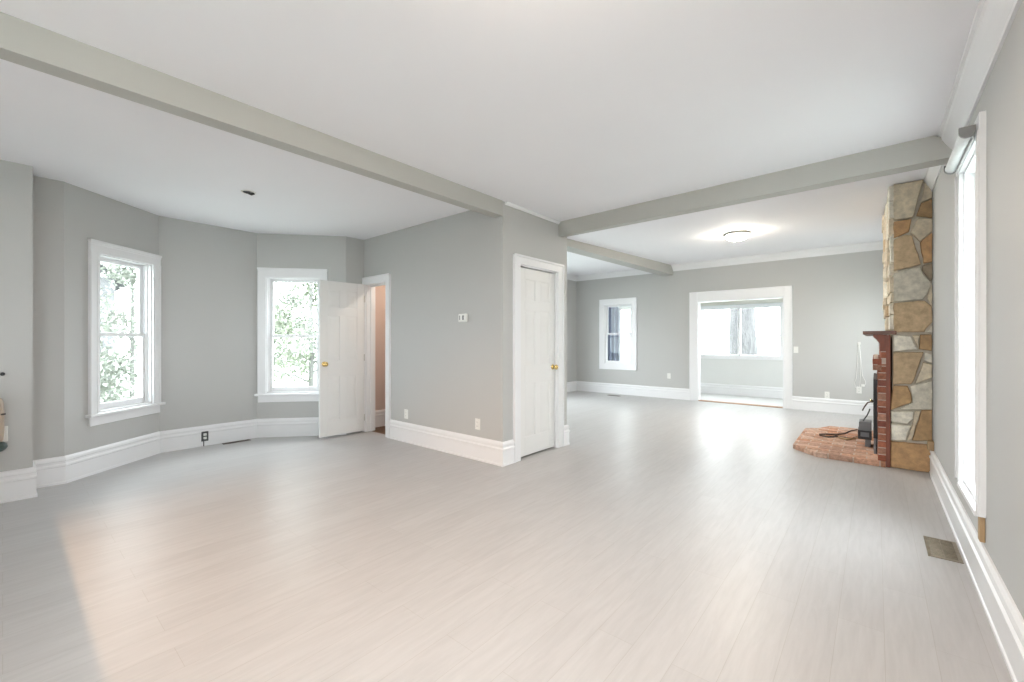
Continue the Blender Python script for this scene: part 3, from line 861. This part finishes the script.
# ------------------------------------------------------------------ ceiling light of the far room
t = tag(empty('ceiling_light', (-1.545, 6.92, far_ceiling(6.92))), 'lit flush glass dome ceiling light with a metal rim in the far room', 'ceiling light', 'flush dome ceiling lights')
t.scale = (.85, .85, .85)
mb = MB(); mb.lathe([(.17, -.001), (.20, -.006), (.205, -.03), (.19, -.045), (.17, -.045), (.168, -.02)], 36); mb.build('rim', M['steel'], t)
mb = MB(); mb.lathe([(.182, -.045), (.172, -.07), (.14, -.098), (.09, -.118), (.04, -.126), (.002, -.127)], 36); mb.build('dome', M['dome'], t)
mb = MB(); mb.lathe([(.012, -.124), (.014, -.134), (.006, -.146), (.001, -.150)], 14); mb.build('finial', M['steel'], t)
for k in range(3):
    a = R(120*k+35); mb = MB(); mb.tube([(.190*math.cos(a), .190*math.sin(a), -.02), (.198*math.cos(a), .198*math.sin(a), -.05), (.176*math.cos(a), .176*math.sin(a), -.058)], .006, 8); mb.build('clip', M['steel'], t)

# capped electrical hole in the bay ceiling
t = tag(empty('ceiling_box', (-4.50, 1.49, H1)), 'small round ceiling wiring box with dark connectors, no lamp fitted', 'wiring box')
mb = MB(); mb.lathe([(.048, -.0005), (.062, -.0005), (.062, -.003), (.058, -.006), (.048, -.006)], 28, caps=False); mb.build('ring', M['plastic'], t)
mb = MB(); mb.lathe([(.002, -.0015), (.049, -.0015), (.049, -.003), (.002, -.003)], 28); mb.build('cavity', M['greyplastic'], t)
for x, y in ((.018, -.020), (-.005, .026)):
    mb = MB(); mb.tube([(x-.02, y-.02, -.006), (x, y, -.014), (x+.018, y+.022, -.007)], [.007, .012, .007], 8); mb.build('connector', M['darkplastic'], t)

# ------------------------------------------------------------------ outlets, switch, thermostat
def outlet(i, s, z, label, group=None, dark=False, d=0.0, kind='outlet', tilt=0):
    o = root_on_run('wall_outlet' if kind == 'outlet' else 'light_switch', i, s, z, d)
    tag(o, label, 'outlet' if kind == 'outlet' else 'switch', group or ('wall outlets' if kind == 'outlet' else None))
    mb = MB(); mb.box((-.036, -.006, -.058), (.036, 0, .058)); mb.build('cover_plate', M['darkplastic' if dark else 'plastic'], o, bevel=.003)
    if kind == 'outlet':
        for zz in (-.021, .021):
            mb = MB(); mb.box((-.016, -.009, zz-.014), (.016, -.006, zz+.014)); so = mb.build('socket', M['plastic'], o, bevel=.002)
            k = MB(); k.box((-.008, -.0096, zz-.006), (-.006, -.009, zz+.006)); k.box((.006, -.0096, zz-.006), (.008, -.009, zz+.006)); k.build('slot', M['darkplastic'], so)
    else:
        for xx in (-.012,) if tilt else (0,):
            mb = MB(); mb.hexa([(-.006,-.006,-.012),(.006,-.006,-.012),(.006,-.006,.012),(-.006,-.006,.012),(-.005,-.018,.0),(.005,-.018,.0),(.005,-.016,.010),(-.005,-.016,.010)]); mb.build('toggle', M['plastic'], o)
    return o
outlet(7, -4.445+5.42, .345, 'white duplex outlet on the grey partition, right beside the doorway casing')
outlet(7, -3.20+5.42, .375, 'white duplex outlet on the grey partition, near its corner below the thermostat')
outlet(11, -3.44+5.78, .49, 'white outlet on the far wall, left of the cased opening')
outlet(11, -.654+5.78, .30, 'white outlet on the far wall, just right of the cased opening near the baseboard')
outlet(11, -.216+5.78, .42, 'white outlet on the far wall below the dangling white cables')
outlet(11, -1.115+5.78, 1.09, 'white light switch on the far wall, right of the cased opening', kind='switch')
o = outlet(4, .43, .115, 'dark-framed outlet set in the white bay baseboard with a short black cord', dark=True, d=.021)
mb = MB(); mb.tube([(-.012, -.012, -.03), (-.016, -.020, -.06), (-.016, -.016, -.113)], .005, 8); mb.build('cord', M['darkplastic'], o)
t = tag(root_on_run('thermostat', 7, -3.41+5.42, 1.50), 'small white wall thermostat on the grey partition', 'thermostat')
mb = MB(); mb.box((-.062, -.028, -.045), (.062, 0, .045)); bd = mb.build('body', M['plastic'], t, bevel=.006)
mb = MB(); mb.box((-.046, -.0295, -.022), (-.032, -.028, .026)); mb.build('dial_window', M['greyplastic'], bd)
mb = MB(); mb.box((.0, -.0295, -.022), (.026, -.028, .026)); mb.build('display', M['greyplastic'], bd)
mb = MB(); mb.box((.030, -.033, -.01), (.045, -.028, .01)); mb.build('slider', M['plastic'], bd)

# white cables hanging on the far wall
t = tag(root_on_run('cable_loop', 11, -.216+5.78, .42), 'thin white cables looped down the far wall beside the chimney', 'cable')
def wob(x0, x1, z0, z1, n=14, bow=0.0, ph=0):
    return [(x0+(x1-x0)*k/n+bow*math.sin(math.pi*k/n), -.008, z0+(z1-z0)*k/n) for k in range(n+1)]
for pts in (wob(-.005, -.035, .78, .20, bow=-.0)+[(-.06, -.008, .12), (-.05, -.008, .04), (-.012, -.012, .03)],
            wob(.005, .045, .78, .25)+[(.085, -.008, .15), (.085, -.008, .10), (.06, -.010, .07), (.045, -.012, .09)],
            wob(.0, .01, .80, .06, bow=.012)):
    mb = MB(); mb.tube(pts, .005, 8); mb.build('strand', M['plastic'], t)
mb = MB(); mb.box((.028, -.025, .06), (.075, -.002, .10)); mb.build('plug', M['plastic'], t, bevel=.004)
mb = MB(); mb.box((-.02, -.018, .77), (.02, 0, .81)); mb.build('wall_clip', M['plastic'], t, bevel=.003)

# ------------------------------------------------------------------ floor registers
def register(loc, rz, L, Wd, label, n=14, mat='bronze'):
    t = tag(empty('floor_vent', loc, rz), label, 'floor vent', 'floor vents along the walls')
    mb = MB(); b = .017
    mb.box((-L/2, -Wd/2, 0), (L/2, -Wd/2+b, .005)); mb.box((-L/2, Wd/2-b, 0), (L/2, Wd/2, .005)); mb.box((-L/2, -Wd/2+b, 0), (-L/2+b, Wd/2-b, .005)); mb.box((L/2-b, -Wd/2+b, 0), (L/2, Wd/2-b, .005))
    mb.build('frame', M[mat], t, bevel=.0015)
    mb = MB(); mb.box((-L/2+b, -Wd/2+b, .0004), (L/2-b, Wd/2-b, .001)); mb.build('duct_opening', M['ventdark'], t)
    mb = MB()
    for k in range(n):
        x = -L/2+b+(L-2*b)*(k+.5)/n
        mb.hexa([(x-.004,-Wd/2+b,.001),(x,-Wd/2+b,.001),(x,Wd/2-b,.001),(x-.004,Wd/2-b,.001),(x,-Wd/2+b,.004),(x+.004,-Wd/2+b,.004),(x+.004,Wd/2-b,.004),(x,Wd/2-b,.004)])
    mb.box((-L/2+b, -.002, .001), (L/2-b, .002, .0045))
    mb.build('grille', M[mat], t)
register((.305, 3.64, 0.0), R(90), .33, .145, 'bronze floor vent beside the right-hand baseboard')
register((-6.04, 1.87, 0.0), R(90), .30, .07, 'dark floor vent at the foot of the bay wall', mat='ventdark')
register((-4.57, 9.02, 0.0), 0, .30, .10, 'dark floor vent under the small far window', mat='ventdark')

# ------------------------------------------------------------------ fixture cut by the left edge of the view
t = tag(root_on_run('wall_sconce', 0, 4.0-.031, .42), 'tan canister with dark green round base on the left wall', 'wall fixture')
mb = MB(); mb.lathe([(.002, .06), (.030, .06), (.036, .075), (.040, .16), (.040, .30), (.036, .36), (.026, .392), (.002, .40)], 20, (0, -.045, 0)); mb.build('canister', M['tan'], t)
mb = MB(); mb.lathe([(.002, -.012), (.035, -.010), (.050, .004), (.058, .022), (.052, .045), (.034, .060), (.002, .060)], 20, (.0, -.060, 0)); mb.build('base', M['darkgreen'], t)
mb = MB(); mb.box((.0, -.012, .05), (.058, 0, .17)); mb.build('back_plate', M['plastic'], t, bevel=.004)
mb = MB(); mb.lathe([(.002, .0), (.012, .0), (.014, -.01), (.010, -.02), (.002, -.022)], 12, (.03, 0, .575), 'Y'); mb.build('wall_hook', M['black'], t)
mb = MB(); mb.tube([(.018, -.072, .27), (.035, -.08, .272), (.043, -.072, .272)], .006, 8); mb.build('latch', M['black'], t)

# ------------------------------------------------------------------ behind the camera: half wall and lamp added to shape the warm floor patch
mb = MB(); mb.box((-5.16, -.86, 0), (-1.4, -.74, .95)); struct(mb.build('wall_light_blocker', M['wall']))  # unseen half wall, added to cut the edge of the warm patch
mb = MB(); mb.box((-5.16, -.92, .95), (-1.36, -.68, .985)); struct(mb.build('trim_10', M['white'], bevel=.005))  # cap of the added half wall
t = tag(empty('added_pendant_lamp', (-3.4, -1.9, H1)), 'added warm pendant lamp behind the viewer, for the warm floor patch', 'lamp')
mb = MB(); mb.lathe([(.002, 0), (.05, 0), (.05, -.015), (.008, -.03), (.006, -.20), (.05, -.21), (.12, -.34), (.115, -.345), (.045, -.22), (.002, -.215)], 24); mb.build('lamp_shade', M['greymetal'], t)
tgt = Vector((-3.0, .9, 0)); src = Vector((-3.4, -1.9, 2.28))
sp = light('added_patch_spot', 'SPOT', src, 330, (1.0, .58, .30), spot_size=R(62), spot_blend=.9, shadow_soft_size=.02)  # spot added to throw the warm patch on the floor
sp.rotation_euler = (tgt-src).to_track_quat('-Z', 'Y').to_euler()

t = tag(empty('ceiling_light', (-.72, .95, H1)), 'unseen flush glass dome ceiling light added to brighten the near room, above the viewer', 'ceiling light', 'flush dome ceiling lights')  # added above the view to brighten the closet and right walls
mb = MB(); mb.lathe([(.17, -.001), (.20, -.006), (.205, -.03), (.19, -.045), (.17, -.045), (.168, -.02)], 36); mb.build('rim', M['steel'], t)
mb = MB(); mb.lathe([(.182, -.045), (.172, -.06), (.14, -.078), (.09, -.090), (.04, -.096), (.002, -.097)], 36); mb.build('dome', M['dome_added'], t)

# ------------------------------------------------------------------ outdoors
slab('ground', [(-60, -40), (40, -40), (40, 26), (-60, 26)], -.9, -.6, 'ground')
slab('lake', [(-500, 26.02), (400, 26.02), (400, 420), (-500, 420)], -1.6, -1.3, 'lake')
mb = MB(); pts = []
x = -420.0
ring = []
while x < 330:
    ring.append((x, 7.5+2.2*math.sin(x*.031)+1.3*math.sin(x*.11+1)+random.uniform(-.5, .5))); x += 9
base = [(330, -1.3), (-420, -1.3)]
poly = ring+[(330, 4.6), (-420, 4.6)]
mb.loft([[(a, 380, b) for a, b in poly], [(a, 400, b) for a, b in poly]])
struct(mb.build('far_shore', M['shore']))
mb = MB(); mb.hexa([(-420,370,-1.3),(330,370,-1.3),(330,400,-1.3),(-420,400,-1.3),(-420,379,4.7),(330,379,4.7),(330,400,4.7),(-420,400,4.7)])
struct(mb.build('far_bank', M['lake']))

def tree(loc, h, r0, label, leaf, nleaf, spread, group=None, name='tree', trunk_lean=(0, 0), forks=9, leafs=.05, zlo=.25):
    t = tag(empty(name, loc), label, name, group or ('trees outside the windows' if name == 'tree' else 'shrubs outside the windows'))
    mb = MB(); tips = []
    pts = [Vector((trunk_lean[0]*k/8+random.uniform(-.03, .03)*r0*6, trunk_lean[1]*k/8+random.uniform(-.03, .03)*r0*6, h*k/8)) for k in range(9)]
    mb.tube(pts, [r0*(1-.085*k) for k in range(9)], 14)
    mb.build('trunk', M['bark' if r0 > .2 else 'bark2'], t)
    mb = MB()
    for k in range(forks):
        f = zlo+(.95-zlo)*k/forks; b0 = pts[int(f*8)].lerp(pts[min(8, int(f*8)+1)], f*8-int(f*8))
        a = random.uniform(0, 6.28); L = spread*random.uniform(.7, 1.1)
        d = Vector((math.cos(a), math.sin(a), random.uniform(.15, .7)))
        p1 = b0+d*L*.5; p2 = b0+d*L+Vector((0, 0, random.uniform(-.2, .25)*L))
        rb = r0*(1-.08*f*8)*.42
        mb.tube([b0, b0.lerp(p1, .5)+Vector((0, 0, .03*L)), p1, p2], [rb, rb*.7, rb*.5, rb*.15], 7)
        tips += [p1, p2, p1.lerp(p2, .5)]
        for q in range(4):
            s = p1.lerp(p2, random.uniform(-.5, .8)); e = s+Vector((random.uniform(-1, 1), random.uniform(-1, 1), random.uniform(-.4, .7)))*L*.42
            mb.tube([s, s.lerp(e, .5)+Vector((0, 0, -.02*L)), e], [rb*.3, rb*.2, rb*.08], 5); tips += [e, s.lerp(e, .5)]
    mb.build('branches', M['bark' if r0 > .2 else 'bark2'], t)
    if nleaf:
        mb = MB()
        for k in range(nleaf):
            c = random.choice(tips)+Vector((random.gauss(0, 1), random.gauss(0, 1), random.gauss(0, 1)))*spread*.13
            u = Vector((random.gauss(0, 1), random.gauss(0, 1), random.gauss(0, 1))).normalized(); w = u.orthogonal().normalized(); s = leafs*random.uniform(.6, 1.3)
            mb.add([c-u*s, c+w*s*.5, c+u*s, c-w*s*.5], [(0, 1, 2, 3)])
        mb.build('foliage', M[leaf], t, normals=False)
    return t
# big trunk in front of the porch picture window
tree((-3.13, 14.6, -.6), 9, .44, 'thick grey tree trunk standing outside the porch picture window', 'leaf', 0, 3.5, forks=8, zlo=.55)
# small bare branch with a few leaves at the left of the same window
tree((-4.05, 12.6, -.6), 2.0, .03, 'thin twiggy shrub outside the left end of the porch picture window', 'leaf', 60, .4, name='shrub', leafs=.05)
# leafy trees outside bay window 2
tree((-11.6, 5.35, -.6), 6.0, .07, 'young leafy tree outside the bay window, nearest the glass', 'leaf', 15000, 1.7, leafs=.055, zlo=.12, forks=18)
tree((-17.0, 5.3, -.6), 7.5, .10, 'leafy tree outside the bay window, to the left behind the young one', 'leafpale', 11000, 2.0, leafs=.08, zlo=.1, forks=16)
tree((-17.0, 10.6, -.6), 7.5, .13, 'leafy tree outside the bay window, furthest to the right', 'leaf', 9000, 2.2, leafs=.09, zlo=.1, forks=16)
# shrub and tree outside bay window 1
tree((-13.2, 1.95, -.6), 5.6, .05, 'pale leafy tree outside the left bay window', 'leafpale', 8000, 1.25, leafs=.055, zlo=.12, forks=12)
tree((-9.6, .75, -.6), 1.5, .04, 'low pale shrub outside the left bay window below the house', 'leafpale', 3000, .75, name='shrub', leafs=.05, zlo=.1, forks=12)
# neighbour's house
t = tag(empty('neighbour_house', (-19, -2.5, -.6)), 'pale gabled house outside the left bay window', 'house')
t.location = (-18, -2.35, -.6)
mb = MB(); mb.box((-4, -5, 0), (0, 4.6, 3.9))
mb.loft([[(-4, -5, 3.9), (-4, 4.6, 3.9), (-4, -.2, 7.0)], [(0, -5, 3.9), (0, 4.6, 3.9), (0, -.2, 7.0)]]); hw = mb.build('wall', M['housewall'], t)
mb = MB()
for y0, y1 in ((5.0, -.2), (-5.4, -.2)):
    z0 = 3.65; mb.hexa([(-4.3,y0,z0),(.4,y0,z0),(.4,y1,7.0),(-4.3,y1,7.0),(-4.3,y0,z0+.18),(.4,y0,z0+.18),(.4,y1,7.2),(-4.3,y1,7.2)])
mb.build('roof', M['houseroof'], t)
